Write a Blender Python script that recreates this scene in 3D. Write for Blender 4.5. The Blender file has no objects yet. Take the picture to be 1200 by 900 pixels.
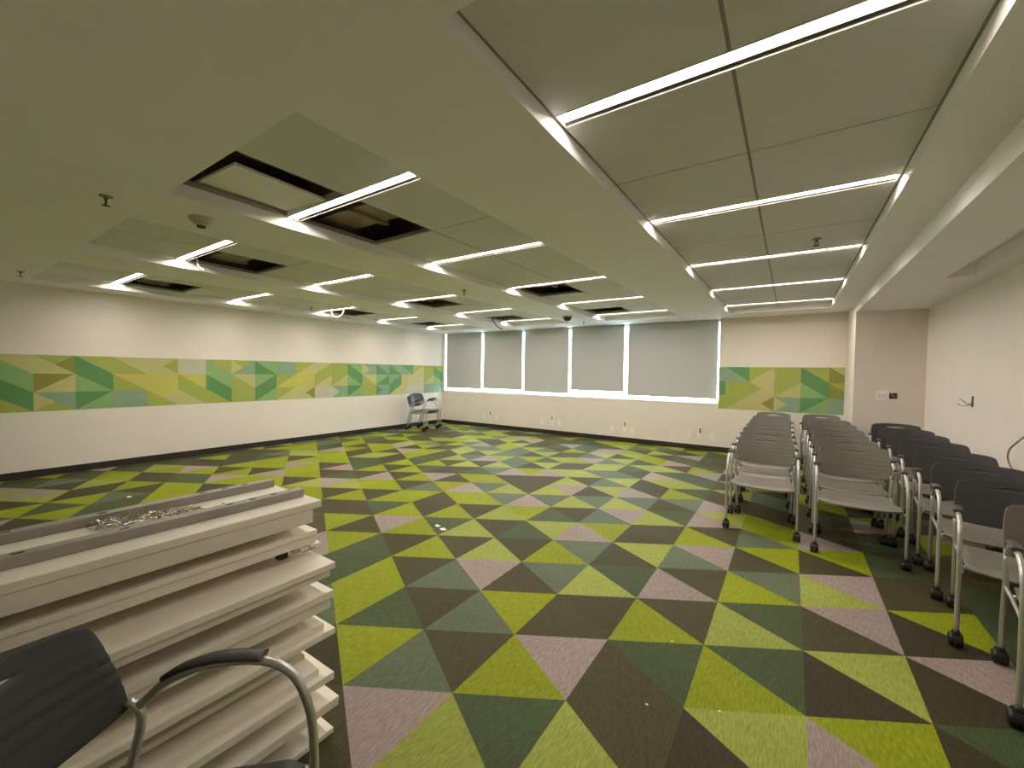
import bpy, bmesh, math, random
from mathutils import Vector, Matrix
random.seed(7)
PI = math.pi
SC = bpy.context.scene
COL = SC.collection

# ------------------------------------------------------------------ helpers
def link(o):
    COL.objects.link(o)
    return o

def obj(name, bm, mats, parent=None, smooth=False):
    me = bpy.data.meshes.new(name)
    bm.normal_update()
    bm.to_mesh(me)
    bm.free()
    if not isinstance(mats, (list, tuple)):
        mats = [mats]
    for m in mats:
        me.materials.append(m)
    if smooth:
        for p in me.polygons:
            p.use_smooth = True
    o = link(bpy.data.objects.new(name, me))
    if parent is not None:
        o.parent = parent
    return o

def tag(o, label, cat, group=None):
    o['label'] = label
    o['category'] = cat
    if group:
        o['group'] = group
    return o

def thing(name, label, cat, loc=(0, 0, 0), rotz=0.0, group=None):
    o = link(bpy.data.objects.new(name, None))
    o.empty_display_size = 0.1
    o.location = loc
    o.rotation_euler = (0, 0, rotz)
    return tag(o, label, cat, group)

def struct(name, bm, mats, parent=None, smooth=False):
    o = obj(name, bm, mats, parent, smooth)
    if parent is None:
        o['kind'] = 'structure'
    return o

def copy_tree(o, parent=None):
    c = o.copy()
    link(c)
    if parent is not None:
        c.parent = parent
    for ch in list(o.children):
        copy_tree(ch, c)
    return c

def box(bm, a, b, mat=0, bevel=0.0):
    """axis aligned box between corners a and b"""
    x0, y0, z0 = a
    x1, y1, z1 = b
    vs = [bm.verts.new(p) for p in ((x0, y0, z0), (x1, y0, z0), (x1, y1, z0), (x0, y1, z0),
                                    (x0, y0, z1), (x1, y0, z1), (x1, y1, z1), (x0, y1, z1))]
    fs = []
    for q in ((0, 3, 2, 1), (4, 5, 6, 7), (0, 1, 5, 4), (1, 2, 6, 5), (2, 3, 7, 6), (3, 0, 4, 7)):
        f = bm.faces.new([vs[i] for i in q])
        f.material_index = mat
        fs.append(f)
    if bevel:
        es = set(e for f in fs for e in f.edges)
        bmesh.ops.bevel(bm, geom=list(es), offset=bevel, segments=2, profile=0.5, affect='EDGES')
    return vs

def frames(pts):
    out = []
    n = len(pts)
    t0 = (pts[1] - pts[0]).normalized()
    ref = Vector((0, 0, 1)) if abs(t0.z) < 0.9 else Vector((1, 0, 0))
    nrm = (ref - t0 * ref.dot(t0)).normalized()
    for i in range(n):
        if i == 0:
            t = pts[1] - pts[0]
        elif i == n - 1:
            t = pts[-1] - pts[-2]
        else:
            t = (pts[i + 1] - pts[i]).normalized() + (pts[i] - pts[i - 1]).normalized()
        t.normalize()
        nrm = (nrm - t * nrm.dot(t)).normalized()
        out.append((t, nrm, t.cross(nrm)))
    return out

def smooth_path(ctrl, sub=6):
    P = [Vector(p) for p in ctrl]
    P = [P[0] * 2 - P[1]] + P + [P[-1] * 2 - P[-2]]
    out = []
    for i in range(1, len(P) - 2):
        a, b, c, d = P[i - 1], P[i], P[i + 1], P[i + 2]
        for k in range(sub):
            t = k / sub
            out.append(0.5 * ((2 * b) + (c - a) * t + (2 * a - 5 * b + 4 * c - d) * t * t + (3 * b - a - 3 * c + d) * t ** 3))
    out.append(P[-2])
    return out

def tube(bm, pts, r, seg=10, sub=0, ry=None, mat=0):
    pts = smooth_path(pts, sub) if sub else [Vector(p) for p in pts]
    rs = r if isinstance(r, (list, tuple)) else [r] * len(pts)
    if len(rs) != len(pts):
        rs = [rs[min(len(rs) - 1, int(i * len(rs) / len(pts)))] for i in range(len(pts))]
    rings = []
    for p, (t, n, b), rr in zip(pts, frames(pts), rs):
        r2 = ry if ry else rr
        rings.append([bm.verts.new(p + n * (math.cos(2 * PI * k / seg) * rr) + b * (math.sin(2 * PI * k / seg) * r2)) for k in range(seg)])
    for a, b in zip(rings[:-1], rings[1:]):
        for k in range(seg):
            f = bm.faces.new((a[k], a[(k + 1) % seg], b[(k + 1) % seg], b[k]))
            f.material_index = mat
            f.smooth = True
    f = bm.faces.new(list(reversed(rings[0]))); f.material_index = mat
    f = bm.faces.new(rings[-1]); f.material_index = mat

def lathe(bm, prof, center=(0, 0, 0), axis='Z', seg=16, mat=0):
    """profile of (radius, height) revolved around an axis through center"""
    c = Vector(center)
    rings = []
    for r, h in prof:
        ring = []
        for k in range(seg):
            a = 2 * PI * k / seg
            x, y = r * math.cos(a), r * math.sin(a)
            v = {'Z': (x, y, h), 'X': (h, x, y), 'Y': (y, h, x)}[axis]
            ring.append(bm.verts.new(c + Vector(v)))
        rings.append(ring)
    for a, b in zip(rings[:-1], rings[1:]):
        for k in range(seg):
            f = bm.faces.new((a[k], a[(k + 1) % seg], b[(k + 1) % seg], b[k]))
            f.material_index = mat
            f.smooth = True
    bm.faces.new(list(reversed(rings[0]))).material_index = mat
    bm.faces.new(rings[-1]).material_index = mat

# ------------------------------------------------------------------ materials
def newmat(name):
    m = bpy.data.materials.new(name)
    m.use_nodes = True
    nt = m.node_tree
    return m, nt, nt.nodes['Principled BSDF']

def lin(c):
    return tuple((v / 255 / 12.92) if v / 255 <= 0.04045 else ((v / 255 + 0.055) / 1.055) ** 2.4 for v in c)

def plain(name, rgb, rough=0.5, metal=0.0, noise=0.06, scale=40.0, bump=0.0, spec=0.5):
    m, nt, b = newmat(name)
    tc = nt.nodes.new('ShaderNodeTexCoord')
    no = nt.nodes.new('ShaderNodeTexNoise')
    no.inputs['Scale'].default_value = scale
    no.inputs['Detail'].default_value = 4
    nt.links.new(tc.outputs['Object'], no.inputs['Vector'])
    mr = nt.nodes.new('ShaderNodeMapRange')
    mr.inputs['From Min'].default_value = 0.3
    mr.inputs['From Max'].default_value = 0.7
    mr.inputs['To Min'].default_value = 1 - noise
    mr.inputs['To Max'].default_value = 1 + noise
    nt.links.new(no.outputs['Fac'], mr.inputs['Value'])
    mx = nt.nodes.new('ShaderNodeVectorMath')
    mx.operation = 'SCALE'
    mx.inputs[0].default_value = rgb
    nt.links.new(mr.outputs['Result'], mx.inputs['Scale'])
    nt.links.new(mx.outputs['Vector'], b.inputs['Base Color'])
    b.inputs['Roughness'].default_value = rough
    b.inputs['Metallic'].default_value = metal
    b.inputs['Specular IOR Level'].default_value = spec
    if bump:
        bp = nt.nodes.new('ShaderNodeBump')
        bp.inputs['Strength'].default_value = bump
        bp.inputs['Distance'].default_value = 0.002
        nt.links.new(no.outputs['Fac'], bp.inputs['Height'])
        nt.links.new(bp.outputs['Normal'], b.inputs['Normal'])
    return m

def carpet(name, rgb, ang, streak=0.24):
    """loop pile: fine fibre noise stretched along the tile's own grain direction, plus soft mottling"""
    m, nt, b = newmat(name)
    tc = nt.nodes.new('ShaderNodeTexCoord')
    mp = nt.nodes.new('ShaderNodeMapping')
    mp.inputs['Rotation'].default_value = (0, 0, ang)
    mp.inputs['Scale'].default_value = (1.0, 0.16, 1.0)
    nt.links.new(tc.outputs['Object'], mp.inputs['Vector'])
    n1 = nt.nodes.new('ShaderNodeTexNoise')
    n1.inputs['Scale'].default_value = 130
    n1.inputs['Detail'].default_value = 3
    nt.links.new(mp.outputs['Vector'], n1.inputs['Vector'])
    n2 = nt.nodes.new('ShaderNodeTexNoise')
    n2.inputs['Scale'].default_value = 420
    nt.links.new(tc.outputs['Object'], n2.inputs['Vector'])
    n3 = nt.nodes.new('ShaderNodeTexNoise')
    n3.inputs['Scale'].default_value = 2.2
    n3.inputs['Detail'].default_value = 3
    nt.links.new(tc.outputs['Object'], n3.inputs['Vector'])
    def rng(n, amp):
        r = nt.nodes.new('ShaderNodeMapRange')
        r.inputs['From Min'].default_value = 0.3
        r.inputs['From Max'].default_value = 0.7
        r.inputs['To Min'].default_value = 1 - amp
        r.inputs['To Max'].default_value = 1 + amp
        nt.links.new(n.outputs['Fac'], r.inputs['Value'])
        return r
    a, c, d = rng(n1, streak), rng(n2, 0.26), rng(n3, 0.07)
    m1 = nt.nodes.new('ShaderNodeMath'); m1.operation = 'MULTIPLY'
    nt.links.new(a.outputs[0], m1.inputs[0]); nt.links.new(c.outputs[0], m1.inputs[1])
    m2 = nt.nodes.new('ShaderNodeMath'); m2.operation = 'MULTIPLY'
    nt.links.new(m1.outputs[0], m2.inputs[0]); nt.links.new(d.outputs[0], m2.inputs[1])
    mx = nt.nodes.new('ShaderNodeVectorMath'); mx.operation = 'SCALE'
    mx.inputs[0].default_value = rgb
    nt.links.new(m2.outputs[0], mx.inputs['Scale'])
    nt.links.new(mx.outputs['Vector'], b.inputs['Base Color'])
    b.inputs['Roughness'].default_value = 0.55
    b.inputs['Specular IOR Level'].default_value = 0.10
    bp = nt.nodes.new('ShaderNodeBump')
    bp.inputs['Strength'].default_value = 0.35
    bp.inputs['Distance'].default_value = 0.002
    nt.links.new(n1.outputs['Fac'], bp.inputs['Height'])
    nt.links.new(bp.outputs['Normal'], b.inputs['Normal'])
    return m

def emit(name, rgb, strength):
    m = bpy.data.materials.new(name)
    m.use_nodes = True
    nt = m.node_tree
    nt.nodes.remove(nt.nodes['Principled BSDF'])
    e = nt.nodes.new('ShaderNodeEmission')
    e.inputs['Color'].default_value = (*rgb, 1)
    e.inputs['Strength'].default_value = strength
    nt.links.new(e.outputs[0], nt.nodes['Material Output'].inputs['Surface'])
    return m

LIGHT = 60.0
M_wall = plain('wall_paint', (0.80, 0.745, 0.685), 0.75, noise=0.015, scale=3, spec=0.3)
M_ceil = plain('ceiling_paint', (0.88, 0.86, 0.87), 0.8, noise=0.012, scale=2, spec=0.2)
M_tile = plain('ceiling_tile_board', (0.71, 0.70, 0.705), 0.9, noise=0.03, scale=60, spec=0.1)
M_tee = plain('ceiling_tee', (0.27, 0.255, 0.225), 0.6, noise=0.03)
M_plenum = plain('plenum_concrete', (0.34, 0.28, 0.24), 0.9, noise=0.25, scale=3)
M_duct = plain('duct_sheet_metal', (0.30, 0.24, 0.195), 0.55, metal=0.2, noise=0.2, scale=5)
M_base = plain('rubber_base', (0.022, 0.018, 0.015), 0.5, noise=0.1)
M_trim = plain('light_trim', (0.75, 0.74, 0.70), 0.4, noise=0.01)
M_diff = emit('light_diffuser', (1.0, 0.885, 0.775), LIGHT)
M_steel = plain('chair_tube', (0.60, 0.605, 0.60), 0.34, metal=0.75, noise=0.03)
M_shell = plain('chair_shell', (0.205, 0.19, 0.162), 0.45, noise=0.05, scale=300)
M_shellb = plain('chair_back_shell', (0.135, 0.126, 0.108), 0.5, noise=0.05, scale=300)
M_shell2 = plain('chair_shell_charcoal', (0.043, 0.043, 0.0445), 0.5, noise=0.06, scale=300)
M_shell3 = plain('chair_shell_blue_grey', (0.045, 0.052, 0.062), 0.3, noise=0.06, scale=300)
M_pad = plain('arm_pad', (0.055, 0.053, 0.05), 0.45, noise=0.08)
M_black = plain('caster_black', (0.014, 0.013, 0.013), 0.4, noise=0.1)
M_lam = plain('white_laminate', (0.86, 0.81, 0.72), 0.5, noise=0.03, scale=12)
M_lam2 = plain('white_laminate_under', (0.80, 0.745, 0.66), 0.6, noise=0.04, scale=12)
M_rail = plain('grey_rail', (0.33, 0.31, 0.275), 0.5, metal=0.1, noise=0.06, scale=20)
M_slot = plain('slot_dark', (0.012, 0.011, 0.01), 0.7)
M_screw = plain('zinc_screw', (0.66, 0.64, 0.58), 0.25, metal=0.95, noise=0.12, scale=90)
M_plate = plain('white_plate', (0.93, 0.91, 0.86), 0.4, noise=0.01)
M_dark = plain('dark_device', (0.03, 0.028, 0.027), 0.5)
M_cable = plain('grey_cable', (0.20, 0.19, 0.18), 0.5)
M_paper = plain('paper', (0.80, 0.77, 0.68), 0.8)
M_alu = plain('window_aluminium', (0.55, 0.56, 0.56), 0.4, metal=0.5)
M_gun = plain('sprinkler_metal', (0.13, 0.12, 0.10), 0.4, metal=0.7)

# roller blind cloth: mostly opaque, a little daylight comes through
def blindmat():
    m, nt, b = newmat('blind_cloth')
    tc = nt.nodes.new('ShaderNodeTexCoord')
    w = nt.nodes.new('ShaderNodeTexNoise')
    w.inputs['Scale'].default_value = 300
    nt.links.new(tc.outputs['Object'], w.inputs['Vector'])
    mr = nt.nodes.new('ShaderNodeMapRange')
    mr.inputs['To Min'].default_value = 0.92
    mr.inputs['To Max'].default_value = 1.08
    nt.links.new(w.outputs['Fac'], mr.inputs['Value'])
    mx = nt.nodes.new('ShaderNodeVectorMath'); mx.operation = 'SCALE'
    mx.inputs[0].default_value = (0.51, 0.505, 0.49)
    nt.links.new(mr.outputs[0], mx.inputs['Scale'])
    nt.links.new(mx.outputs['Vector'], b.inputs['Base Color'])
    b.inputs['Roughness'].default_value = 0.8
    tr = nt.nodes.new('ShaderNodeBsdfTranslucent')
    tr.inputs['Color'].default_value = (0.62, 0.66, 0.70, 1)
    ms = nt.nodes.new('ShaderNodeMixShader')
    ms.inputs['Fac'].default_value = 0.045
    nt.links.new(b.outputs[0], ms.inputs[1])
    nt.links.new(tr.outputs[0], ms.inputs[2])
    nt.links.new(ms.outputs[0], nt.nodes['Material Output'].inputs['Surface'])
    return m
M_blind = blindmat()

def glassmat():
    m = bpy.data.materials.new('window_glass')
    m.use_nodes = True
    nt = m.node_tree
    nt.nodes.remove(nt.nodes['Principled BSDF'])
    t = nt.nodes.new('ShaderNodeBsdfTransparent')
    t.inputs['Color'].default_value = (0.93, 0.98, 0.98, 1)
    g = nt.nodes.new('ShaderNodeBsdfGlossy')
    g.inputs['Roughness'].default_value = 0.02
    ms = nt.nodes.new('ShaderNodeMixShader')
    ms.inputs['Fac'].default_value = 0.07
    nt.links.new(t.outputs[0], ms.inputs[1])
    nt.links.new(g.outputs[0], ms.inputs[2])
    nt.links.new(ms.outputs[0], nt.nodes['Material Output'].inputs['Surface'])
    return m
M_glass = glassmat()

# ------------------------------------------------------------------ world (bright hazy daylight outside)
w = bpy.data.worlds.new('daylight')
SC.world = w
w.use_nodes = True
bg = w.node_tree.nodes['Background']
bg.inputs['Color'].default_value = (0.74, 0.90, 1.0, 1)
bg.inputs['Strength'].default_value = 18.0

# ------------------------------------------------------------------ room dimensions (metres; y runs into the room, x to the right)
XL, XR = -8.4, 1.54
YN, YB, YS = -1.5, 8.9, 7.86       # wall behind, window wall, face of the boxed-out corner on the right
XS = 0.775                         # side of the boxed-out corner and of the lower ceiling
ZC, ZT, ZLOW = 2.58, 2.66, 2.44    # plaster ceiling, tile level, lower ceiling on the right
ZTOP = 3.3

# floor ---------------------------------------------------------------------------------------------------------
LAT_O, LAT_A = (-1.2702, 1.9515), 0.5263
CARPET = {'L': (0.222, 0.262, 0.010), 'Y': (0.262, 0.302, 0.060), 'K': (0.062, 0.056, 0.025),
          'G': (0.060, 0.084, 0.036), 'S': (0.108, 0.136, 0.084), 'T': (0.285, 0.228, 0.212), 'D': (0.048, 0.041, 0.022)}
KEYS = 'LYKGSTD'
ROWS = {
 -2: 'B-3K A-1K B-1T A0Y B0G A1Y B1K A2D B2Y A3T B3L A4D B4G',
 -1: 'B-4G A-3K B-3K A-2D B-2L A-1S B-1K A0L B0T A1K B1G A2L B2G A3D B3Y A4D B4T A5G',
 0: 'A-3S B-3L A-2G B-2K A-1S B-1L A0K B0K A1L B1K A2Y B2G A3K B3T A4D B4L A5G B5G',
 1: 'A-4G B-4G A-3L B-3K A-2S B-2T A-1K B-1S A0Y B0G A1T B1K A2L B2S A3Y B3T A4K B4K A5G B5K',
 2: 'B-11K A-10L B-5L A-5T A-4G B-4K A-3L B-3K A-2Y B-2K A-1L B-1S A0K B0Y A1S B1T A2K B2L A3K B3L A4G B4K A5K B5G',
 3: 'B-13K A-12L B-12G A-11L B-11G A-10K B-10L B-6L A-5K B-5T A-4L B-4G A-3Y B-3K A-2G B-2Y A-1T B-1L A0K B0K A1L B1K A2S B2L A3T B3K A4G B4K A5L',
 4: 'B-14T A-13Y B-13K A-12L B-12S A-11G B-11L A-10L B-10K A-9L B-9K A-8Y B-8L A-7K B-7K A-6K B-6G A-5L B-5K A-4L B-4K A-3Y B-3L A-2G B-2K A-1S B-1T A0Y B0G A1T B1Y A2L B2K A3K B3G A4T B4L',
 5: 'B-16K A-15G B-15S A-14K B-14Y A-13K B-13L A-12K B-12L A-11L B-11K A-10G B-10L A-9K B-9L A-8L B-8K A-7L B-7K A-6L B-6L A-5K B-5L A-4L B-4S A-3T B-3S A-2Y B-2S A-1Y B-1S A0K B0S A1T B1K A2K B2S A3K B3L A4K B4G',
 6: 'B-16K B-15L A-14L B-14K A-13K B-13G A-12G B-12T A-11L B-11L A-10L B-10K A-9Y B-9T A-8Y B-8L A-7L B-7K A-6S B-6L A-5T B-5S A-4Y B-4K A-3Y B-3T A-2K B-2Y A-1T B-1K A0L B0G A1K B1Y A2S B2K A3L B3K A4T',
 7: 'B-14T A-13L B-13K A-12L B-12K A-11T B-11L A-10L B-10K A-9G B-9K A-8T B-8K A-7L B-7T A-6K B-6L A-5L B-5K A-4K B-4K A-3Y B-3K A-2S B-2Y A-1K B-1Y A0Y B0G A1K B1T A2L B2S A3K B3L',
 8: 'B-14K A-13L B-13L A-12L B-12T A-11L B-11K A-10T B-10G A-9L B-9K A-8L B-8G A-7K B-7K A-6G B-6S A-5T B-5L A-4T B-4Y A-3Y B-3S A-2S B-2K A-1T B-1G A0G B0T A1K B1G A2L B2K',
 9: 'B-13K A-12L B-12L A-11L B-11G A-10G B-10K A-9L B-9G A-8L B-8K A-7Y B-7K A-6Y B-6S A-5K B-5Y A-4K B-4K A-3Y B-3Y A-2G B-2Y A-1Y B-1K A0L B0K A1T B1K A2G B2L',
 10: 'A-12L B-12K A-11Y B-11Y A-10K B-10L A-9G B-9K A-8Y B-8S A-7T B-7Y A-6S B-6L A-5G B-5Y A-4L B-4T A-3S B-3Y A-2G B-2L A-1T B-1G A0K B0K A1Y B1G',
 11: 'A-13T B-13L A-12K B-12L A-11K B-11T A-10L B-10L A-9K B-9Y A-8G B-8Y A-7S B-7S A-6K B-6Y A-5K B-5K A-4S B-4Y A-3K B-3Y A-2L B-2K A-1G B-1T A0G B0K',
 12: 'A-14K B-14L A-13K B-13L A-12L B-12T A-11K B-11L A-10K B-10K A-9Y B-9S A-8S B-8L A-7S B-7Y A-6S B-6K A-5L B-5G A-4T B-4T A-3L B-3K A-2Y B-2G A-1K B-1L',
}
TCOL = {}
for j, row in ROWS.items():
    for tok in row.split():
        TCOL[(tok[0], int(tok[1:-1]), j)] = tok[-1]

def build_floor():
    bm = bmesh.new()
    a = LAT_A
    def P(i, j):
        return (LAT_O[0] + i * a * 0.8660254, LAT_O[1] + a * (i * 0.5 + j), 0.0)
    vs = {}
    def V(i, j):
        if (i, j) not in vs:
            vs[(i, j)] = bm.verts.new(P(i, j))
        return vs[(i, j)]
    rnd = random.Random(3)
    for i in range(-20, 9):
        for j in range(-16, 30):
            for t, tri in (('A', ((i, j), (i + 1, j), (i, j + 1))), ('B', ((i + 1, j), (i + 1, j + 1), (i, j + 1)))):
                pts = [P(*q) for q in tri]
                k = TCOL.get((t, i, j)) or rnd.choice('LLLYYKKKKGGSST')
                if max(p[0] for p in pts) < XL or min(p[0] for p in pts) > XR or max(p[1] for p in pts) < YN or min(p[1] for p in pts) > YB:
                    continue
                f = bm.faces.new([V(*q) for q in tri])
                ori = rnd.randrange(2)
                f.material_index = KEYS.index(k) * 2 + ori
    for co, no in (((XL, 0, 0), (-1, 0, 0)), ((XR, 0, 0), (1, 0, 0)), ((0, YN, 0), (0, -1, 0)), ((0, YB, 0), (0, 1, 0))):
        bmesh.ops.bisect_plane(bm, geom=bm.verts[:] + bm.edges[:] + bm.faces[:], plane_co=co, plane_no=no, clear_outer=True)
    mats = []
    for q, k in enumerate(KEYS):
        for o in (0, 1):
            mats.append(carpet('carpet_%s_%d' % ({'L': 'lime', 'Y': 'pale_lime', 'K': 'brown', 'G': 'green', 'S': 'sage', 'T': 'taupe', 'D': 'umber'}[k], o),
                               tuple(v * (1.04, 0.96)[o] for v in CARPET[k]), (0.0, PI / 3)[o] + q))
    struct('floor', bm, mats)
build_floor()

# walls ---------------------------------------------------------------------------------------------------------
T = 0.15
WX0, WX1, WZ0, WZ1 = -8.34, -1.15, 0.935, 2.58      # ribbon window opening
bm = bmesh.new(); box(bm, (XL - T, YN - T, -0.1), (XL, YB + T, ZTOP)); struct('wall_left', bm, M_wall)
bm = bmesh.new(); box(bm, (XR, YN - T, -0.1), (XR + T, YB + T, ZTOP)); struct('wall_right', bm, M_wall)
bm = bmesh.new(); box(bm, (XL, YN - T, -0.1), (XR, YN, ZTOP)); struct('wall_near', bm, M_wall)
bm = bmesh.new()
box(bm, (XL, YB, -0.1), (XR, YB + T, WZ0))
box(bm, (WX1, YB, WZ0), (XR, YB + T, ZTOP))
box(bm, (XL, YB, WZ0), (WX0, YB + T, ZTOP))
box(bm, (WX0, YB, WZ1), (WX1, YB + T, ZTOP))
struct('wall_far', bm, M_wall)
bm = bmesh.new(); box(bm, (XS, YS, 0), (XR, YB, ZTOP)); struct('wall_corner', bm, M_wall)

# skirting
bm = bmesh.new(); box(bm, (XL, YN, 0), (XL + 0.012, YB, 0.10), bevel=0.003); struct('baseboard_left', bm, M_base)
bm = bmesh.new(); box(bm, (XL + 0.012, YB - 0.012, 0), (XS, YB, 0.10), bevel=0.003); struct('baseboard_far', bm, M_base)
bm = bmesh.new(); box(bm, (XS - 0.012, YS - 0.012, 0), (XS, YB - 0.012, 0.10)); box(bm, (XS, YS - 0.012, 0), (XR, YS, 0.10)); struct('baseboard_corner', bm, M_base)
bm = bmesh.new(); box(bm, (XR - 0.012, YN, 0), (XR, YS - 0.012, 0.10)); struct('baseboard_right', bm, M_base)

# ceiling -------------------------------------------------------------------------------------------------------
BAYS = [(-7.85, -6.28), (-5.50, -3.99), (-3.23, -1.755), (-0.93, 0.505)]
BY0, BY1 = 0.96, 8.24
bm = bmesh.new()
def slab(x0, x1, y0, y1, z0=ZC, z1=ZT + 0.03):
    box(bm, (x0, y0, z0), (x1, y1, z1))
edges = [XL] + [v for b in BAYS for v in b] + [XS]
for k in range(0, len(edges), 2):
    slab(edges[k], edges[k + 1], BY0, BY1)
slab(XL, XS, YN, BY0)
slab(XL, XS, BY1, YB)
# lower ceiling along the right wall, with a slot in it
SX0, SX1, SY0, SY1 = 1.19, 1.385, 2.4, 5.55
slab(XS, SX0, YN, YS, ZLOW, 2.75)
slab(SX1, XR, YN, YS, ZLOW, 2.75)
slab(SX0, SX1, YN, SY0, ZLOW, 2.75)
slab(SX0, SX1, SY1, YS, ZLOW, 2.75)
slab(SX0, SX1, SY0, SY1, ZLOW + 0.12, 2.75)
struct('ceiling', bm, M_ceil)
bm = bmesh.new(); box(bm, (XL, YN, 3.2), (XR, YB, 3.3)); struct('ceiling_deck', bm, M_plenum)

LY = [1.74, 3.267, 4.79, 6.315, 7.838]
SEAM = [2.503, 4.028, 5.552, 7.077]
MISSING = {0: {(1, 0), (5, 0), (8, 0)}, 1: {(1, 0), (5, 0), (8, 0)}, 2: {(0, 0), (1, 0), (5, 0), (8, 0)}, 3: set()}
LW = 0.052
def tile_rows():
    rows = [(BY0 + 0.012, LY[0] - LW)]
    for k in range(4):
        rows.append((LY[k] + LW, SEAM[k] - 0.006))
        rows.append((SEAM[k] + 0.006, LY[k + 1] - LW))
    rows.append((LY[4] + LW, BY1 - 0.012))
    return rows
TR = tile_rows()
for b, (x0, x1) in enumerate(BAYS):
    bm = bmesh.new()
    xm = (x0 + x1) / 2
    for r, (y0, y1) in enumerate(TR):
        for c, (xa, xb) in enumerate(((x0 + 0.012, xm - 0.007), (xm + 0.007, x1 - 0.012))):
            if (r, c) in MISSING[b]:
                continue
            box(bm, (xa, y0, ZT), (xb, y1, ZT + 0.018), bevel=0.002)
    struct('ceiling_tiles', bm, M_tile)
    bm = bmesh.new()
    zt0, zt1 = ZT + 0.004, ZT + 0.03
    box(bm, (x0, BY0, zt0), (x0 + 0.02, BY1, zt1))
    box(bm, (x1 - 0.02, BY0, zt0), (x1, BY1, zt1))
    box(bm, (x0 + 0.02, BY0, zt0), (x1 - 0.02, BY0 + 0.02, zt1))
    box(bm, (x0 + 0.02, BY1 - 0.02, zt0), (x1 - 0.02, BY1, zt1))
    segs = []
    ys = [BY0 + 0.02] + LY + [BY1 - 0.02]
    for k in range(6):
        lo = ys[k] + (LW if k else 0)
        hi = ys[k + 1] - (LW if k < 5 else 0)
        box(bm, (xm - 0.012, lo, zt0), (xm + 0.012, hi, zt1))
        if 0 < k < 5:
            s = SEAM[k - 1]
            box(bm, (x0 + 0.02, s - 0.011, zt0 + 0.002), (xm - 0.012, s + 0.011, zt1))
            box(bm, (xm + 0.012, s - 0.011, zt0 + 0.002), (x1 - 0.02, s + 0.011, zt1))
    struct('ceiling_grid', bm, M_tee)

# ducts up in the void above the open tiles
for k, (yy, zz) in enumerate(((2.16, 2.87), (5.22, 2.88), (7.42, 2.88))):
    bm = bmesh.new()
    box(bm, (-8.2, yy - 0.16, zz - 0.12), (0.4, yy + 0.16, zz + 0.2), bevel=0.01)
    for q in range(7):
        xx = -7.88 + q * 1.25
        box(bm, (xx, yy - 0.185, zz - 0.145), (xx + 0.03, yy + 0.185, zz + 0.2))
    tag(obj('air_duct', bm, M_duct), ('sheet metal duct in the void above the %s row of open ceiling tiles' % ('nearest', 'middle', 'farthest')[k]), 'duct', 'ducts above the ceiling')

# recessed linear lights
ORD = ['nearest', 'second', 'third', 'fourth', 'farthest']
BAYN = ['the left wall recess', 'the second recess from the left', 'the third recess from the left', 'the wide recess on the right']
def make_light(x0, x1):
    t = thing('ceiling_light', '', 'light', (0, 0, 0), 0, 'recessed linear ceiling lights')
    L = (x1 - x0) / 2 - 0.022
    bm = bmesh.new()
    box(bm, (-L - 0.01, -0.054, -0.003), (L + 0.01, -0.047, 0.05))
    box(bm, (-L - 0.01, 0.0475, -0.003), (L + 0.01, 0.054, 0.003))
    for s in (-1, 1):
        box(bm, (s * (L + 0.006) - 0.004, -0.047, -0.003), (s * (L + 0.006) + 0.004, 0.045, 0.05))
    obj('frame', bm, M_trim, t)
    bm = bmesh.new()
    box(bm, (-L, -0.047, 0.040), (L, 0.045, 0.05))
    box(bm, (-L + 0.002, 0.0205, 0.004), (L - 0.002, 0.0245, 0.040))
    box(bm, (-L - 0.01, 0.0475, 0.003), (L + 0.01, 0.054, 0.05))
    obj('reflector', bm, M_tee, t)
    bm = bmesh.new()
    # gently domed lens
    prof = [(-0.046, 0.016), (-0.036, 0.0105), (-0.020, 0.008), (-0.006, 0.0085), (0.010, 0.012), (0.020, 0.017)]
    va = [bm.verts.new((-L + 0.002, y, z)) for y, z in prof]
    vb = [bm.verts.new((L - 0.002, y, z)) for y, z in prof]
    for k in range(5):
        bm.faces.new((va[k], vb[k], vb[k + 1], va[k + 1]))
    bm.faces.new(list(reversed(vb))); bm.faces.new(va)
    bm.faces.new((va[0], va[-1], vb[-1], vb[0]))
    obj('diffuser', bm, M_diff, t)
    return t
for b, (x0, x1) in enumerate(BAYS):
    proto = make_light(x0, x1)
    for k, y in enumerate(LY):
        t = proto if k == 0 else copy_tree(proto)
        t.location = ((x0 + x1) / 2, y, ZT)
        t['label'] = 'glowing linear ceiling light, %s of five in %s' % (ORD[k], BAYN[b])

# the loose tile pushed up in the first opening
bm = bmesh.new()
box(bm, (-0.30, -0.30, -0.009), (0.30, 0.30, 0.009), bevel=0.002)
o = obj('ceiling_tile', bm, plain('loose_tile_face', (0.92, 0.91, 0.88), 0.7, noise=0.02))
o.location = (-3.01, 1.42, ZT + 0.040)
o.rotation_euler = (math.radians(-1.0), math.radians(3.0), 0)
tag(o, 'white ceiling tile pushed up and askew in its opening beside the first light', 'ceiling tile')

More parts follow.
